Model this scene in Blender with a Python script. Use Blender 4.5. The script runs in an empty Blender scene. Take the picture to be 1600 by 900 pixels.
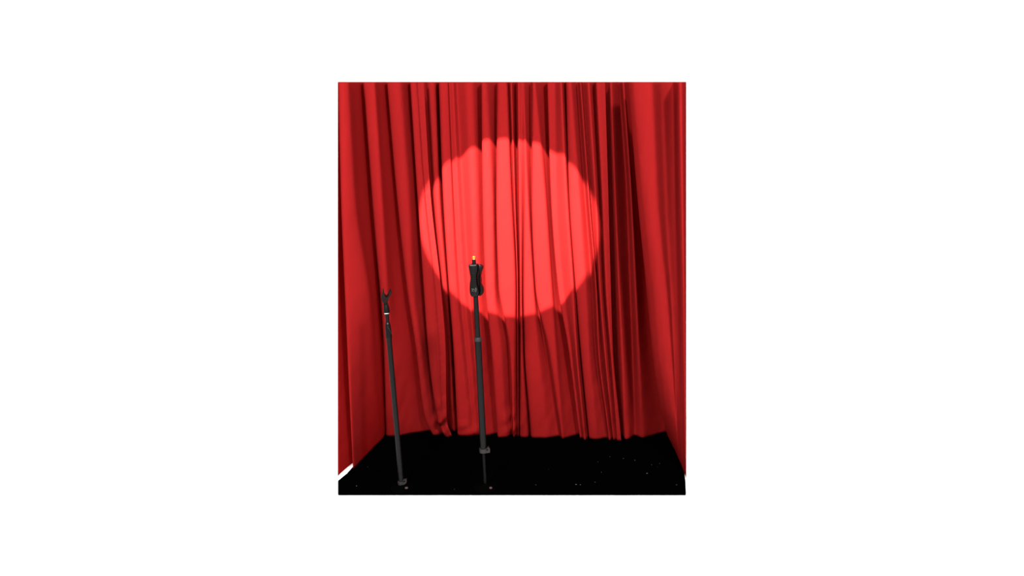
import bpy, bmesh, math, random
import numpy as np
from mathutils import Vector, Matrix, noise

# ------------------------------------------------------------------ camera, world, lights, exposure
S = bpy.context.scene
COL = S.collection
F = 900.0                       # focal length in pixels of the 1600 x 900 frame
PITCH = math.radians(6.34)      # camera looks slightly down
HC = 1.6                        # camera height
cp, sp = math.cos(PITCH), math.sin(PITCH)

cam_d = bpy.data.cameras.new('camera')
cam = bpy.data.objects.new('camera', cam_d); COL.objects.link(cam)
cam.location = (0, 0, HC)
cam.rotation_euler = (math.pi/2 - PITCH, 0, 0)
cam_d.sensor_fit = 'HORIZONTAL'; cam_d.sensor_width = 36.0; cam_d.lens = 36.0*F/1600.0
cam_d.clip_start = 0.05; cam_d.clip_end = 200
S.camera = cam

w = bpy.data.worlds.new('white_studio'); S.world = w; w.use_nodes = True
bg = w.node_tree.nodes['Background']
bg.inputs[0].default_value = (1, 1, 1, 1); bg.inputs[1].default_value = 1.2

def aim(o, target):
    o.rotation_euler = (Vector(target) - o.location).to_track_quat('-Z', 'Y').to_euler()

def softbox(name, loc, target, energy):
    d = bpy.data.lights.new(name, 'AREA'); d.shape = 'DISK'; d.size = 0.6; d.energy = energy
    d.color = (1.0, 0.96, 0.93)
    o = bpy.data.objects.new(name, d); COL.objects.link(o); o.location = loc; aim(o, target)
softbox('softbox_left', (-1.4, -0.2, 3.2), (0.3, 4.1, 1.4), 500)
softbox('softbox_right', (1.7, -0.2, 4.0), (0, 4.1, 1.9), 460)

sd = bpy.data.lights.new('spotlight', 'SPOT'); sd.energy = 24000; sd.shadow_soft_size = 0.012
sd.spot_size = math.radians(13.6); sd.spot_blend = 0.10; sd.color = (1.0, 0.93, 0.80)
spot = bpy.data.objects.new('spotlight', sd); COL.objects.link(spot)
spot.location = (-0.55, -0.7, 4.1); aim(spot, (-0.02, 4.17, 1.59)); spot.scale = (1.0, 0.88, 1.0)

vs = S.view_settings
vs.view_transform = 'Standard'; vs.look = 'None'; vs.gamma = 1.0; vs.exposure = 0.0
vs.use_curve_mapping = False

# ------------------------------------------------------------------ helpers
def axial(Y, z):                          # depth along the optical axis
    return Y*cp + (HC - z)*sp

def floor_pt(px, py, z=0.0):              # floor point seen at a pixel of the photograph
    a = PITCH + math.atan((py - 450)/F)
    Y = (HC - z)/math.tan(a)
    return Vector(((px - 800)/F*axial(Y, z), Y, z))

def plane_pt(px, py, Y):                  # point at distance Y seen at a pixel
    a = PITCH + math.atan((py - 450)/F)
    z = HC - Y*math.tan(a)
    return Vector(((px - 800)/F*axial(Y, z), Y, z))

def mat(name, base, rough=0.6, spec=0.3, metal=0.0, sheen=0.0, bump=None, var=None):
    m = bpy.data.materials.new(name); m.use_nodes = True
    nt = m.node_tree; b = nt.nodes['Principled BSDF']
    b.inputs['Base Color'].default_value = (*base, 1)
    b.inputs['Roughness'].default_value = rough
    b.inputs['Metallic'].default_value = metal
    b.inputs['Specular IOR Level'].default_value = spec
    if sheen:
        b.inputs['Sheen Weight'].default_value = sheen
        b.inputs['Sheen Roughness'].default_value = 0.5
        b.inputs['Sheen Tint'].default_value = (1, .35, .35, 1)
    tc = nt.nodes.new('ShaderNodeTexCoord')
    if var:                               # slight mottling of the colour
        n = nt.nodes.new('ShaderNodeTexNoise'); n.inputs['Scale'].default_value = var[0]
        n.inputs['Detail'].default_value = 4
        r = nt.nodes.new('ShaderNodeMixRGB'); r.blend_type = 'MIX'
        r.inputs[1].default_value = (*[c*(1 - var[1]) for c in base], 1)
        r.inputs[2].default_value = (*[min(1, c*(1 + var[1])) for c in base], 1)
        nt.links.new(tc.outputs['Object'], n.inputs['Vector'])
        nt.links.new(n.outputs['Fac'], r.inputs[0]); nt.links.new(r.outputs[0], b.inputs['Base Color'])
    if bump:
        n2 = nt.nodes.new('ShaderNodeTexNoise'); n2.inputs['Scale'].default_value = bump[0]
        n2.inputs['Detail'].default_value = 3
        bp = nt.nodes.new('ShaderNodeBump'); bp.inputs['Strength'].default_value = bump[1]
        bp.inputs['Distance'].default_value = bump[2]
        nt.links.new(tc.outputs['Object'], n2.inputs['Vector'])
        nt.links.new(n2.outputs['Fac'], bp.inputs['Height']); nt.links.new(bp.outputs[0], b.inputs['Normal'])
    return m

M_CLOTH = mat('red_cloth', (0.10, 0.0042, 0.0044), 0.7, 0.03, sheen=0.0, bump=(260, .25, .002), var=(3.0, .06))
M_CLOTH.node_tree.nodes['Principled BSDF'].inputs['IOR'].default_value = 1.0     # matt cloth
nt = M_CLOTH.node_tree                    # thin cloth lets a little light through from behind
tl = nt.nodes.new('ShaderNodeBsdfTranslucent'); tl.inputs['Color'].default_value = (0.20, 0.0006, 0.001, 1)
ad = nt.nodes.new('ShaderNodeAddShader'); out = nt.nodes['Material Output']
nt.links.new(nt.nodes['Principled BSDF'].outputs[0], ad.inputs[0]); nt.links.new(tl.outputs[0], ad.inputs[1])
nt.links.new(ad.outputs[0], out.inputs['Surface'])
M_CARPET = mat('black_carpet', (0.0003, 0.00025, 0.00025), 0.95, 0.0, bump=(180, .6, .004))
M_FLOOR = mat('white_floor', (0.93, 0.93, 0.93), 0.7, 0.1, var=(1.2, .01))
M_BLACK = mat('black_metal', (0.0006, 0.0006, 0.0007), 0.42, 0.10, bump=(90, .05, .001))
M_DARK = mat('dark_rod', (0.0012, 0.0012, 0.0012), 0.5, 0.05, bump=(90, .05, .001))
M_PLASTIC = mat('black_plastic', (0.001, 0.001, 0.001), 0.35, 0.08, bump=(120, .08, .001))
M_RUBBER = mat('brown_black_rubber', (0.004, 0.0015, 0.001), 0.6, 0.06, bump=(120, .1, .001))
M_GREY = mat('grey_clip', (0.009, 0.008, 0.008), 0.5, 0.12, bump=(120, .1, .001))
M_BRASS = mat('brass', (0.26, 0.14, 0.022), 0.5, 0.3, metal=0.7, bump=(200, .1, .001))
M_STEEL = mat('bright_steel', (0.8, 0.8, 0.78), 0.25, 0.5, metal=1.0, bump=(200, .05, .001))
M_PRINT = mat('pale_print', (0.03, 0.03, 0.03), 0.6, 0.2, var=(40, .1))
M_ORANGE = mat('orange_print', (0.08, 0.03, 0.015), 0.6, 0.2, var=(40, .1))
M_PINK = mat('dusky_piece', (0.03, 0.016, 0.015), 0.6, 0.3, var=(40, .1))
M_LINT = mat('white_lint', (0.06, 0.06, 0.06), 0.9, 0.1, var=(60, .1))
M_BASE = mat('base_coating', (0.0004, 0.0004, 0.0004), 0.95, 0.0, bump=(150, .1, .001))

def link(name, me, m, parent=None):
    o = bpy.data.objects.new(name, me); COL.objects.link(o)
    if m: me.materials.append(m)
    if parent: o.parent = parent
    return o

def tag(o, label, cat, group=None):
    o['label'] = label; o['category'] = cat
    if group: o['group'] = group
    return o

def from_bm(name, bm, m, parent=None, smooth=True):
    bmesh.ops.recalc_face_normals(bm, faces=bm.faces)
    me = bpy.data.meshes.new(name); bm.to_mesh(me); bm.free()
    if smooth:
        for p in me.polygons: p.use_smooth = True
        try: me.set_sharp_from_angle(angle=math.radians(40))
        except Exception: pass
    return link(name, me, m, parent)

# ------------------------------------------------------------------ setting: white studio floor
bm = bmesh.new()
bmesh.ops.create_grid(bm, x_segments=4, y_segments=4, size=14)
for v in bm.verts: v.co.y += 4
g = bmesh.ops.extrude_face_region(bm, geom=bm.faces[:])
for e in g['geom']:
    if isinstance(e, bmesh.types.BMVert): e.co.z -= 0.1
fl = from_bm('floor', bm, M_FLOOR, smooth=False)
fl['kind'] = 'structure'; fl['label'] = 'plain white studio floor around the curtained stage'

# white studio wall behind, coved into the floor
prof = [(8.0, 0.0)] + [(8.0 + 1.2*math.sin(a), 1.2 - 1.2*math.cos(a)) for a in np.linspace(0.1, math.pi/2, 10)] + [(9.2, 7.0), (9.4, 7.0), (9.4, 0.0)]
bm = bmesh.new()
l = [bm.verts.new((-13.5, y, z)) for y, z in prof]; q = [bm.verts.new((13.5, y, z)) for y, z in prof]
bm.faces.new(l); bm.faces.new(q[::-1])
for i in range(len(prof)):
    j = (i + 1) % len(prof); bm.faces.new((l[i], q[i], q[j], l[j]))
wb = from_bm('wall_back', bm, M_FLOOR)
wb['kind'] = 'structure'; wb['label'] = 'plain white studio wall behind the curtained stage'

# ------------------------------------------------------------------ black carpet
CT = 0.012
P = lambda x, y: floor_pt(x, y, CT)
pts = [P(604, 678.5) + Vector((-.10, .32, 0)), P(1049, 693) + Vector((.16, .75, 0)), P(1057, 711) + Vector((.025, .02, 0)), P(1066, 733) + Vector((.015, .02, 0)),
       P(1071, 749), P(1072, 771.5), P(528, 771.5), P(528, 750.5), P(542.5, 738.5), P(550, 734) + Vector((-.01, .05, 0))]
bm = bmesh.new()
vt = [bm.verts.new(p) for p in pts]
vb = [bm.verts.new((p.x, p.y, 0.0005)) for p in pts]
bm.faces.new(vt); bm.faces.new(vb[::-1])
for i in range(len(pts)):
    j = (i + 1) % len(pts); bm.faces.new((vt[j], vt[i], vb[i], vb[j]))
carpet = from_bm('carpet', bm, M_CARPET, smooth=False)
bev = carpet.modifiers.new('bevel', 'BEVEL'); bev.width = 0.005; bev.segments = 2
tag(carpet, 'black pile carpet laid on the stage floor in front of the red curtains', 'carpet')

# ------------------------------------------------------------------ curtains
YK = np.array([128., 300., 445., 540., 660., 690.])     # heights at which the folds were read
BX0, BY0, BX1, BY1 = 605., 4.255, 1048., 4.085          # back line of the curtains

def base_depth(x):
    y = BY0 + (x - BX0)*(BY1 - BY0)/(BX1 - BX0)
    return y

def pchip(xk, yk, x):                                   # monotone cubic
    h = np.diff(xk); d = np.diff(yk)/h
    m = np.zeros_like(yk)
    for i in range(1, len(xk) - 1):
        if d[i-1]*d[i] > 0: m[i] = 2*d[i-1]*d[i]/(d[i-1] + d[i])
    m[0], m[-1] = d[0], d[-1]
    i = np.clip(np.searchsorted(xk, x) - 1, 0, len(h) - 1)
    t = (x - xk[i])/h[i]
    return ((1+2*t)*(1-t)**2*yk[i] + t*(1-t)**2*h[i]*m[i] + t*t*(3-2*t)*yk[i+1] + t*t*(t-1)*h[i]*m[i+1])

def catmull(P, n):
    """P (k, rows) control values along the cloth -> (cols, rows)"""
    k = P.shape[0]; out = []
    for s in range(k - 1):
        p0 = P[max(s-1, 0)]; p1 = P[s]; p2 = P[s+1]; p3 = P[min(s+2, k-1)]
        for j in range(n):
            t = j/n
            m1 = 0.42*(p2 - p0); m2 = 0.42*(p3 - p1)
            out.append((2*t**3-3*t*t+1)*p1 + (t**3-2*t*t+t)*m1 + (-2*t**3+3*t*t)*p2 + (t**3-t*t)*m2)
    out.append(P[-1]); return np.array(out)

ROWS = 150
def curtain(name, feats, seed, label, hem=None, puddle=(), amp=1.0, lift=0.0, wr=1.0, power=1.3):
    t = np.linspace(0, 1, ROWS)
    yn = 128 + t*(690 - 128)
    X, D = [], []
    tight = 1 - 0.45*np.clip((yn - 560)/130, 0, 1)        # folds flatten towards the hem
    for f in feats:
        xs = list(f[0])
        if len(xs) == 5: xs.append(xs[4] + (xs[4] - xs[3])*0.25)
        X.append(pchip(YK, np.array(xs, float), yn))
        d = f[1]
        if d is None:                                   # given as a distance: turn it into an offset
            k = np.clip((yn - 128)/(690 - 128), 0, 1)**2.6
            D.append(base_depth(X[-1]) - (f[2][0] + (f[2][1] - f[2][0])*k)); continue
        if isinstance(d, (int, float)): D.append(d*amp*tight)
        else: D.append((d[0] + (d[1] - d[0])*np.clip((yn - 128)/(690 - 128), 0, 1)**(d[2] if len(d) > 2 else power))*amp)
    n = 9
    Xc = catmull(np.array(X), n); Dc = catmull(np.array(D), n)
    Xc = np.clip(Xc, 528, 1072)
    def build(nm, i0, i1, off, parent, pucker):
        C = i1 - i0
        vs, fs = [], []
        for i in range(i0, i1):
            for r in range(ROWS):
                x, d, tt = Xc[i, r], Dc[i, r], t[r]
                yy = yn[r]
                # creases in the cloth: long faint ones, finer towards the hem
                q = Vector((x*0.035 + seed, yy*0.006, seed*1.7))
                d2 = d + wr*0.006*noise.noise(q) + off
                q2 = Vector((x*0.09 + yy*0.03 + seed*3, yy*0.035, 3.1))
                d2 += wr*(0.002 + 0.006*tt**3)*noise.noise(q2)
                if pucker:
                    e = (i - i0)/max(1, C - 1)
                    d2 += 0.0045*math.sin(yy*0.55 + 3*noise.noise(Vector((yy*.03, seed, 0))) + e*2.5)*math.sin(math.pi*min(1, e*1.1))*(0.4 + 0.6*abs(noise.noise(Vector((yy*.02, 7, seed)))))
                for (px, pw, ph, pd) in puddle:          # cloth slumping on the floor
                    gx = math.exp(-((x - px)/pw)**2)
                    b = max(0.0, 1 - (690 - yy)/ph)
                    d2 += pd*gx*math.sin(math.pi*min(1, b))*(0.6 + 0.6*math.sin(yy*0.22 + x*.13)*b) if b > 0 else 0
                Y = float(base_depth(np.array(x))) - d2
                zt = HC + Y*math.tan(math.atan(322/F) - PITCH)
                z0 = 0.016 + lift
                z = zt*(1 - tt) + z0*tt
                vs.append(((x - 800)/F*axial(Y, z), Y, z))
        for i in range(C - 1):
            for r in range(ROWS - 1):
                a = i*ROWS + r
                fs.append((a, a + 1, a + ROWS + 1, a + ROWS))
        me = bpy.data.meshes.new(nm); me.from_pydata(vs, [], fs); me.update()
        for p in me.polygons: p.use_smooth = True
        o = link(nm, me, M_CLOTH, parent)
        so = o.modifiers.new('thickness', 'SOLIDIFY'); so.thickness = 0.0025; so.offset = 0
        return o
    root = build(name, 0, Xc.shape[0], 0.0, None, False)
    if hem:
        build('side_hem', hem*n, Xc.shape[0], 0.003, root, True)
    return tag(root, label, 'curtain', 'red stage curtains')

# each fold line: (x at the six reading heights), distance in front of the back line
A = [      # left curtain: distances from the camera line (top, hem), it steps forward along the side
 ((528, 528, 528, 528, 528, 528), None, (3.66, 3.49)),
 ((531.5, 537, 544, 548.5, 554), None, (3.78, 3.72)),
 ((529, 534, 541.4, 545.5, 551.5), None, (3.56, 3.61)),
 ((544, 555, 576, 580, 588), None, (3.58, 4.03)),
 ((553, 564, 583, 589, 596), None, (3.74, 4.13)),
 ((567, 580, 591, 597, 601), None, (3.93, 4.22)),
 ((569, 583, 595, 601, 604), None, (3.83, 4.18)),
 ((585, 597, 606, 613, 620), None, (3.83, 4.18)),
 ((592, 606, 618, 632, 640, 645), None, (3.97, 4.24)),
 ((607.5, 623.5, 639, 653, 669, 682), None, (4.16, 4.31)),
 ((605.5, 621, 636.5, 650, 664, 677), None, (4.03, 4.20)),
 ((626, 639, 647, 659, 673, 686), None, (4.03, 4.20)),
 ((643.5, 655, 665.5, 673, 688, 699), None, (4.25, 4.26)),
 ((641, 652.5, 662.5, 669, 684, 696), None, (4.11, 4.17)),
 ((649, 662, 676, 682, 689, 700), None, (4.10, 4.16)),
 ((653, 665, 681, 688, 693, 703), None, (4.12, 4.18)),
 ((662, 673, 689, 696, 698, 706), None, (4.13, 4.19)),
]
B = [
 ((590, 596, 604, 612, 622), (-.26, -.20)),
 ((644, 655, 670, 680, 686), (-.22, -.15)),
 ((664.5, 675.5, 688, 697, 700), (-.20, -.14)),
 ((667, 677, 690.5, 699, 703), (-.02, -.07)),
 ((680, 687, 698, 704, 709), (-.015, -.05)),
 ((687.5, 694.5, 703.5, 711, 715), -.15),
 ((686, 692.5, 701.5, 708.5, 714.5), .02),
 ((698, 705, 712, 720, 730), .025),
 ((701.5, 709, 718, 727, 738), -.002),
 ((708, 716, 725, 734, 743), .0),
 ((714, 724, 733, 741, 749), -.025),
 ((728, 736, 742, 747, 755), .01),
 ((739, 746, 749, 753, 759), .0),
 ((754.5, 757, 761.5, 769, 777), -.075),
 ((752.5, 754.5, 759, 768, 776), .03),
 ((761, 769, 772, 782, 789), .03),
 ((777.5, 775.5, 779, 795, 799), (-.06, -.03)),
 ((778, 777, 781, 796.5, 801), .015),
 ((791, 797, 803, 803.5, 804), .015),
 ((794.5, 801, 807.3, 808, 808), -.035),
 ((799, 804, 808.5, 809, 809.5), .0),
 ((806.5, 808.5, 811.5, 811.8, 811.5), -.07),
 ((809, 811, 813, 813.5, 813.5), .01),
 ((813, 815, 815, 816.5, 823), .01),
 ((815, 817.5, 817, 819.5, 827.5), (.015, -.08)),
 ((817, 820, 820, 821, 829), .015),
 ((819, 825, 833, 840, 852), .015),
 ((830, 830.5, 836.5, 851, 868), -.045),
 ((832, 832.5, 838.5, 858, 874), .015),
 ((836, 850.5, 860, 868, 878), .02),
 ((844, 855.5, 865, 874, 886), -.03),
 ((857, 863, 874, 888.5, 904), -.11),
 ((855.5, 861, 872, 888, 902.5), -.01),
 ((867, 870, 881, 893, 906), .0),
 ((877.5, 886, 896, 901.5, 912), .045),
 ((883, 890.5, 900, 907, 918), -.075),
 ((885, 890, 900, 907.5, 918.5), .0),
 ((892, 905, 915, 920, 930), .015),
 ((902, 914, 925, 930, 944), -.035),
 ((907, 920, 931.5, 935.5, 949), .03),
 ((911, 923, 933.5, 940, 953.5), -.02),
 ((920, 931, 938, 945, 956), .02),
 ((929.5, 939, 945, 952, 960), (-.05, .0)),
 ((932, 941, 947, 954, 963), .03),
 ((945.5, 950.5, 954.5, 957.5, 968), .025),
]
Cc = [
 ((880, 884, 888, 892, 898), (-.30, -.22)),
 ((936, 940, 944, 946, 953), (-.22, -.16)),
 ((948, 953.5, 957.5, 960, 970), -.12),
 ((953, 960, 966, 970, 975), -.02),
 ((958, 965, 971, 976, 982), -.03),
 ((967, 979, 984, 987.5, 991), -.13),
 ((975, 987, 994, 998, 1004), -.07),
 ((984, 997, 1007, 1014, 1028), (-.35, -.12)),
 ((1024, 1034, 1045, 1051, 1058), (-.54, -.18)),
 ((1061, 1061, 1062, 1062, 1063), (-.62, -.22)),           # unseen doubling back in the corner, added to block backlight behind the pocket
 ((1050, 1052, 1054, 1056, 1058), (-.67, -.26)),
 ((970, 983, 992, 996, 1002), (-.60, -.26)),
]
Dd = [
 ((1000, 1012, 1026, 1036, 1058, 1064), (.06, -.02)),
 ((982.5, 997, 1012, 1021, 1041, 1051), (.28, .06)),
 ((988, 1004, 1021, 1030, 1047, 1055), (.38, .18)),
 ((1003, 1015, 1032, 1041, 1053, 1059), (.42, .285)),
 ((1019, 1028, 1043, 1050, 1058, 1063), (.42, .38)),
 ((1033, 1039, 1049, 1054, 1061, 1065), (.29, .43, 1.0)),
 ((1052, 1055, 1059, 1061, 1064.5, 1067), (.25, .48, 1.0)),
 ((1059, 1062, 1065, 1066, 1068, 1069), (.46, .53)),
 ((1066, 1068, 1070, 1070.5, 1071, 1071), (.48, .58)),
 ((1072, 1072, 1072, 1072, 1072, 1072), (.35, .60)),
 ((1071, 1071, 1071, 1071, 1071, 1071), (.10, .30)),     # unseen return, added to keep side light and backlight out of the pocket
 ((1069, 1069, 1069, 1069, 1069, 1069), (-.30, -.20)),
 ((1066, 1066, 1066, 1066, 1066, 1066), (-.80, -.75)),
]
curtain('stage_curtain', A, 1.3, 'red curtain turning forward at the left end, behind the stand with the microphone clip',
        hem=14, puddle=((690, 12, 70, .07),))
curtain('stage_curtain', B, 4.7, 'wide red pleated curtain lit by the round spotlight behind the middle stand',
        amp=1.4, hem=42, puddle=((800, 14, 50, .05), (728, 12, 28, .05), (745, 9, 20, .03)))
curtain('stage_curtain', Cc, 8.2, 'narrow dark red curtain strip in shadow beside the bright right-hand drape', amp=1.3)
curtain('stage_curtain', Dd, 11.9, 'bright red drape hanging forward at the right end of the stage', wr=1.3, power=8.0)

# ------------------------------------------------------------------ microphone stands
def frame_on_axis(a, b):
    d = (b - a).normalized()
    return d.to_track_quat('Z', 'Y').to_matrix().to_4x4()

def lathe(name, a, axis_rot, prof, m, parent, seg=28):
    """prof: list of (distance along axis from a, radius)"""
    bm = bmesh.new(); rings = []
    for (h, r) in prof:
        rings.append([bm.verts.new((r*math.cos(2*math.pi*k/seg), r*math.sin(2*math.pi*k/seg), h)) for k in range(seg)])
    for q in range(len(rings) - 1):
        for k in range(seg):
            j = (k + 1) % seg
            bm.faces.new((rings[q][k], rings[q][j], rings[q+1][j], rings[q+1][k]))
    bm.faces.new(rings[0][::-1]); bm.faces.new(rings[-1])
    bmesh.ops.transform(bm, matrix=Matrix.Translation(a) @ axis_rot, verts=bm.verts)
    return from_bm(name, bm, m, parent)

def prism(name, poly, depth, mtx, m, parent, bevel=0.002):
    """poly in local x/z, extruded along local y, bevelled"""
    bm = bmesh.new()
    f = [bm.verts.new((x, -depth/2, z)) for x, z in poly]
    b = [bm.verts.new((x, depth/2, z)) for x, z in poly]
    bm.faces.new(f); bm.faces.new(b[::-1])
    for i in range(len(poly)):
        j = (i + 1) % len(poly); bm.faces.new((f[i], b[i], b[j], f[j]))
    bmesh.ops.recalc_face_normals(bm, faces=bm.faces)
    ed = [e for e in bm.edges if abs(e.verts[0].co.y - e.verts[1].co.y) < 1e-6]
    bmesh.ops.bevel(bm, geom=ed, offset=bevel, segments=2, affect='EDGES', profile=0.6)
    bmesh.ops.transform(bm, matrix=mtx, verts=bm.verts)
    return from_bm(name, bm, m, parent)

def smooth_poly(pts, n=5):
    out = []; k = len(pts)
    for i in range(k):
        p0, p1, p2, p3 = [np.array(pts[(i + o) % k], float) for o in (-1, 0, 1, 2)]
        for j in range(n):
            t = j/n
            out.append(tuple(0.5*((2*p1) + (p2-p0)*t + (2*p0-5*p1+4*p2-p3)*t*t + (3*p1-p0-3*p2+p3)*t**3)))
    return out

def stand(label, foot_px, top_px, build):
    base = floor_pt(foot_px[0], foot_px[1], CT)
    top = plane_pt(top_px[0], top_px[1], base.y)
    root = bpy.data.objects.new('microphone_stand', None); COL.objects.link(root)
    root.location = base
    axis = top - base; L = axis.length; R = frame_on_axis(Vector((0, 0, 0)), axis)
    # keep local x towards the right of the picture
    d = axis.normalized(); xr = Vector((1, 0, 0)); xr = (xr - d*xr.dot(d)).normalized(); yr = d.cross(xr)
    R = Matrix((( xr.x, yr.x, d.x, 0), (xr.y, yr.y, d.y, 0), (xr.z, yr.z, d.z, 0), (0, 0, 0, 1)))
    span = foot_px[1] - top_px[1]
    h = lambda py: (foot_px[1] - py)/span*L               # pixel height -> distance up the pole
    s = L/math.hypot(span, foot_px[0] - top_px[0])        # metres per pixel at the stand
    build(root, R, h, s)
    tag(root, label, 'microphone stand')
    return root

Z0 = Vector((0, 0, 0))
def common(root, R, h, s, collar_py, r_low, tab_up):
    # round weighted base, level on the carpet
    I = Matrix.Identity(4)
    lathe('base', Z0, I, [(0.0005, .066), (.004, .070), (.010, .069), (.014, .058), (.018, .026), (.030, .020), (.034, .014)], M_BASE, root, 40)
    # small round dusky pink piece at the right of the foot
    k = lathe('foot_piece', Vector((8.5*s, -.030, .011)), I, [(0, .006), (.003, .0095), (.008, .0095), (.011, .006), (.012, .001)], M_PINK, root, 16)
    k['label'] = 'small dusky pink piece'
    lathe('lower_rod', Z0, R, [(.02, r_low), (h(collar_py), r_low)], M_DARK, root, 20)

def build_mid(root, R, h, s):
    common(root, R, h, s, 700, 2.3*s, True)
    lathe('outer_tube', Z0, R, [(h(700), 5.0*s), (h(528), 4.9*s), (h(527.5), 4.4*s)], M_BLACK, root)
    lathe('collar', Z0, R, [(h(529.5), 5.0*s), (h(529), 5.7*s), (h(525), 5.8*s), (h(523.5), 5.2*s), (h(523), 3.9*s)], M_GREY, root)
    lathe('inner_tube', Z0, R, [(h(527), 3.8*s), (h(456), 3.7*s)], M_BLACK, root)
    # cable clip at the foot of the outer tube
    c = lathe('cable_clip', Z0, R, [(h(704.5), 5.0*s), (h(704), 6.6*s), (h(698), 6.6*s), (h(697.5), 5.2*s)], M_GREY, root)
    T = Matrix.Translation((R @ Vector((7.2*s, -2*s, h(700.5)))))
    prism('clip_tab', [(-2.5*s, -4*s), (3.0*s, -3.2*s), (3.2*s, 2*s), (.5*s, 6*s), (-1.5*s, 3.5*s), (.6*s, 1*s), (-2.5*s, -1*s)], 5*s, T @ R, M_GREY, c, .0012)
    # one-handed squeeze clutch: waisted body and lever
    Rg = R @ Matrix.Rotation(math.radians(-8), 4, 'Z')
    body = smooth_poly([(-7, 24), (0, 24.6), (6, 24), (6.5, 17), (4.2, 6), (4.6, -6), (6.6, -14), (5.5, -22.5), (0, -24.2), (-6, -23), (-8, -15), (-7.2, -5), (-5.6, 4), (-6.6, 14)], 5)
    zc = h(436.5)
    T = Matrix.Translation(R @ Vector((0, 0, zc)))
    g = prism('clutch_grip', [(x*s, z*s) for x, z in body], 17*s, T @ Rg, M_PLASTIC, root, 3.2*s)
    lever = smooth_poly([(7.2, 23.5), (11.5, 23), (13.6, 19.5), (11.2, 13), (8.8, 3), (9.4, -4), (12.2, -11), (12.4, -17), (9.6, -22), (6, -23), (7.2, -13), (5.2, -5), (5.0, 5), (6.6, 14)], 5)
    prism('clutch_lever', [(x*s, z*s) for x, z in lever], 11*s, T @ Rg, M_PLASTIC, root, 2.0*s)
    # ridges across the grip and the printed mark near its foot
    for q, zz in enumerate((11, 7.5, 4, 0.5)):
        prism('grip_ridge', [((-5.0 + .2*q)*s, (zz - .9)*s), (4.0*s, (zz - .9)*s), (4.0*s, (zz + .3)*s), ((-5.0 + .2*q)*s, (zz + .3)*s)], 1.2*s,
              T @ Rg @ Matrix.Translation((0, -8.7*s, 0)), M_PLASTIC, g, .2*s)
    arc = lambda cx, cz, r, a0, a1, wd: [(cx + r*math.cos(math.radians(a)), cz + r*math.sin(math.radians(a))) for a in np.linspace(a0, a1, 7)] + \
        [(cx + (r - wd)*math.cos(math.radians(a)), cz + (r - wd)*math.sin(math.radians(a))) for a in np.linspace(a1, a0, 7)]
    marks = [arc(4.8, -13.5, 4, 120, 240, .7), arc(-5.6, -13.5, 3.2, -50, 50, .6),
             [(-1.9, -11.6), (-1.2, -11.6), (-.6, -13.2), (-1.2, -14), (-1.9, -12.8)], [(-1.6, -15.4), (-.6, -15.0), (-.2, -15.8), (-1.4, -16.2)],
             [(3.0, -11.8), (3.7, -11.8), (3.4, -15.2), (2.8, -15.2)]]
    for mk in marks:
        o = prism('printed_mark', [(x*s, z*s) for x, z in mk], .5*s, T @ Rg @ Matrix.Translation((0, -8.7*s, 0)), M_PRINT, g, .05*s)
        o['label'] = 'pale printed mark on the grip'
    lathe('top_rod', Z0, R, [(h(414), 3.0*s), (h(405.5), 2.9*s), (h(405), 2.2*s)], M_BLACK, root)
    b = lathe('threaded_tip', Z0, R, [(h(406), 2.3*s), (h(405.4), 2.8*s), (h(404.6), 2.4*s), (h(403.8), 2.8*s), (h(403), 2.4*s), (h(402.2), 2.8*s), (h(401.0), 2.7*s), (h(400.2), 2.5*s), (h(400), 1.9*s)], M_BRASS, root)
    b['label'] = 'brass threaded tip'

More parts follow.
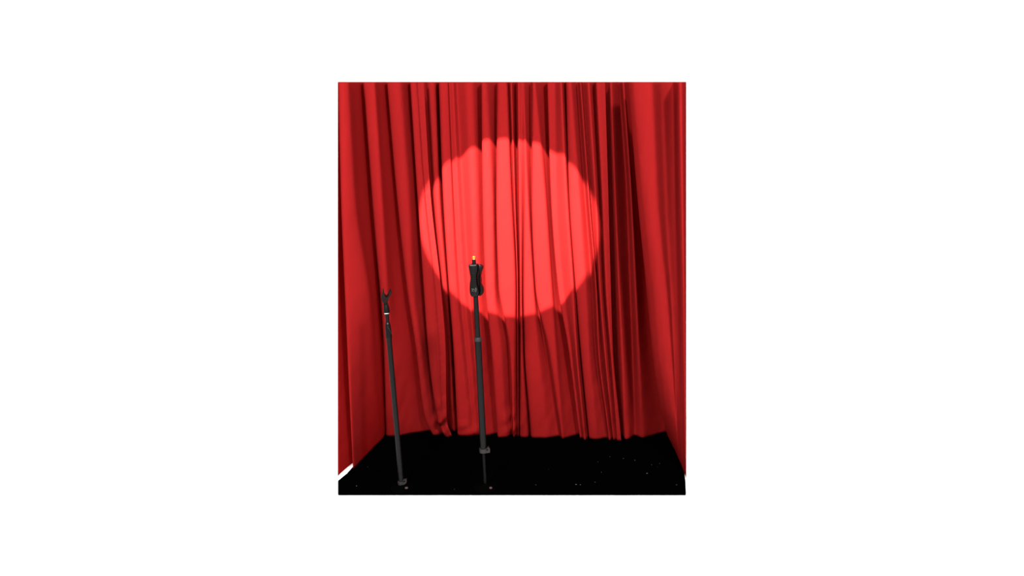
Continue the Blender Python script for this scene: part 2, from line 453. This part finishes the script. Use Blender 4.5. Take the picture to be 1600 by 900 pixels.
def build_left(root, R, h, s):
    common(root, R, h, s, 752, 2.0*s, False)
    lathe('outer_tube', Z0, R, [(h(750), 4.1*s), (h(527), 3.9*s), (h(526.5), 3.4*s)], M_BLACK, root)
    c = lathe('cable_clip', Z0, R, [(h(757), 3.6*s), (h(756.5), 5.3*s), (h(751), 5.5*s), (h(750.5), 4.2*s)], M_GREY, root)
    T = Matrix.Translation(R @ Vector((5.6*s, -2*s, h(752))))
    prism('clip_tab', [(-3*s, -4.5*s), (2*s, -2*s), (3.6*s, 1*s), (3.4*s, 4.5*s), (-2*s, 4*s), (-2*s, 3*s), (2.0*s, 3*s), (1.4*s, .8*s), (-3*s, -1*s)], 5*s, T @ R, M_GREY, c, .0012)
    k = lathe('clutch_sleeve', Z0, R, [(h(527.5), 4.2*s), (h(526.5), 4.7*s), (h(524), 4.75*s), (h(512), 4.4*s), (h(506), 3.9*s), (h(502), 3.1*s), (h(501.5), 2.6*s)], M_PLASTIC, root)
    for q in range(5):
        a = math.radians(-60 + 14*q)
        zc = h(508.5 + 2.6*q)
        T = Matrix.Translation(R @ Vector((4.25*s*math.cos(a - .3), 4.25*s*math.sin(a - .3), zc)))
        prism('grip_ridge', [(-1.1*s, -.5*s), (1.1*s, -.5*s), (1.1*s, .5*s), (-1.1*s, .5*s)], 1.2*s, T @ R, M_GREY, k, .15*s)
    T = Matrix.Translation(R @ Vector((.5*s, -3.5*s, h(503.5))))
    o = prism('printed_dot', smooth_poly([(-.7*s, 0), (0, .7*s), (.7*s, 0), (0, -.7*s)], 3), .5*s, T @ R, M_ORANGE, k, .05*s)
    o['label'] = 'tiny orange dot'
    lathe('inner_tube', Z0, R, [(h(504), 2.7*s), (h(486), 2.7*s)], M_BLACK, root)
    o = lathe('ring', Z0, R, [(h(489.0), 2.8*s), (h(488.9), 3.9*s), (h(487.8), 3.9*s), (h(487.4), 2.8*s)], M_STEEL, root)
    o['label'] = 'bright steel ring'
    # microphone clip: threaded socket, hinge and open two-pronged cradle
    mc = lathe('clip_socket', Z0, R, [(h(487.4), 3.9*s), (h(486.5), 4.6*s), (h(480), 4.3*s), (h(475.5), 3.3*s), (h(474.8), 2.0*s)], M_PLASTIC, root)
    T = Matrix.Translation(R @ Vector((-.4*s, 0, h(473.5))))
    hinge = smooth_poly([(-2.2, -4), (2.6, -5), (3.6, -1), (1.2, 3.2), (-2.4, 3.4), (-3, 0)], 4)
    prism('hinge', [(x*s, z*s) for x, z in hinge], 4.5*s, T @ R, M_PLASTIC, mc, .6*s)
    T = Matrix.Translation(R @ Vector((-.6*s, 0, h(464.5))))
    cradle = [(-5.5, -1.5), (-5.0, 2.5), (-3.4, 6.5), (-2.0, 12.4), (-1.3, 12.5), (-.9, 9.0), (-.2, 4.6), (1.6, 1.8), (3.6, 2.4), (5.2, 5.4), (7.6, 10.8), (9.0, 11.4), (10.2, 9.4), (8.8, 6.2), (7.0, 3.4), (5.2, .6), (4.3, -3.2), (2.4, -6.6), (-1.2, -7.6), (-4.4, -5.2)]
    prism('cradle', [(x*s, z*s) for x, z in cradle], 13*s, T @ R @ Matrix.Rotation(math.radians(14), 4, 'Z') @ Matrix.Rotation(math.radians(12), 4, 'X'), M_RUBBER, root, .7*s)

stand('black microphone stand with brass tip and waisted squeeze grip, in front of the spotlight circle', (758.5, 763), (740.2, 400), build_mid)
stand('shorter black microphone stand topped by an empty two-pronged microphone clip', (628, 763), (601.3, 453), build_left)

# ------------------------------------------------------------------ lint on the carpet
random.seed(5)
specks = [(900.4, 757.2, 1.5), (906.7, 757.8, 1.3), (929.8, 753.7, .8), (939.6, 738.2, .8), (1011, 740, 1.6), (1018.3, 726.6, 1.1), (1030.6, 724.5, 1.0),
          (1028, 730, .7), (992, 719.5, 1.2), (973.9, 716.7, .9), (952.9, 714, 1.0), (934.2, 721.7, .9), (856.9, 733.8, .7), (837.3, 757.8, .9), (1057.2, 757.8, 1.0),
          (557, 759.5, 1.1), (574.7, 729.7, .9), (709.8, 764.7, .8)]
ORD = 'first second third fourth fifth sixth seventh eighth ninth tenth eleventh twelfth thirteenth fourteenth fifteenth sixteenth seventeenth eighteenth'.split()
for n_, (px, py, r) in enumerate(sorted(specks)):
    p = floor_pt(px, py, CT)
    bm = bmesh.new(); bmesh.ops.create_icosphere(bm, subdivisions=1, radius=r*.0023)
    for v in bm.verts:
        v.co.x *= random.uniform(.8, 1.5); v.co.y *= random.uniform(.7, 1.4); v.co.z *= .5
    zmin = min(v.co.z for v in bm.verts)
    for v in bm.verts: v.co.z -= zmin
    o = from_bm('lint_speck', bm, M_LINT); o.location = p
    tag(o, 'tiny pale lint speck on the black carpet, %s from its left end' % ORD[n_], 'lint', 'lint specks on the carpet')
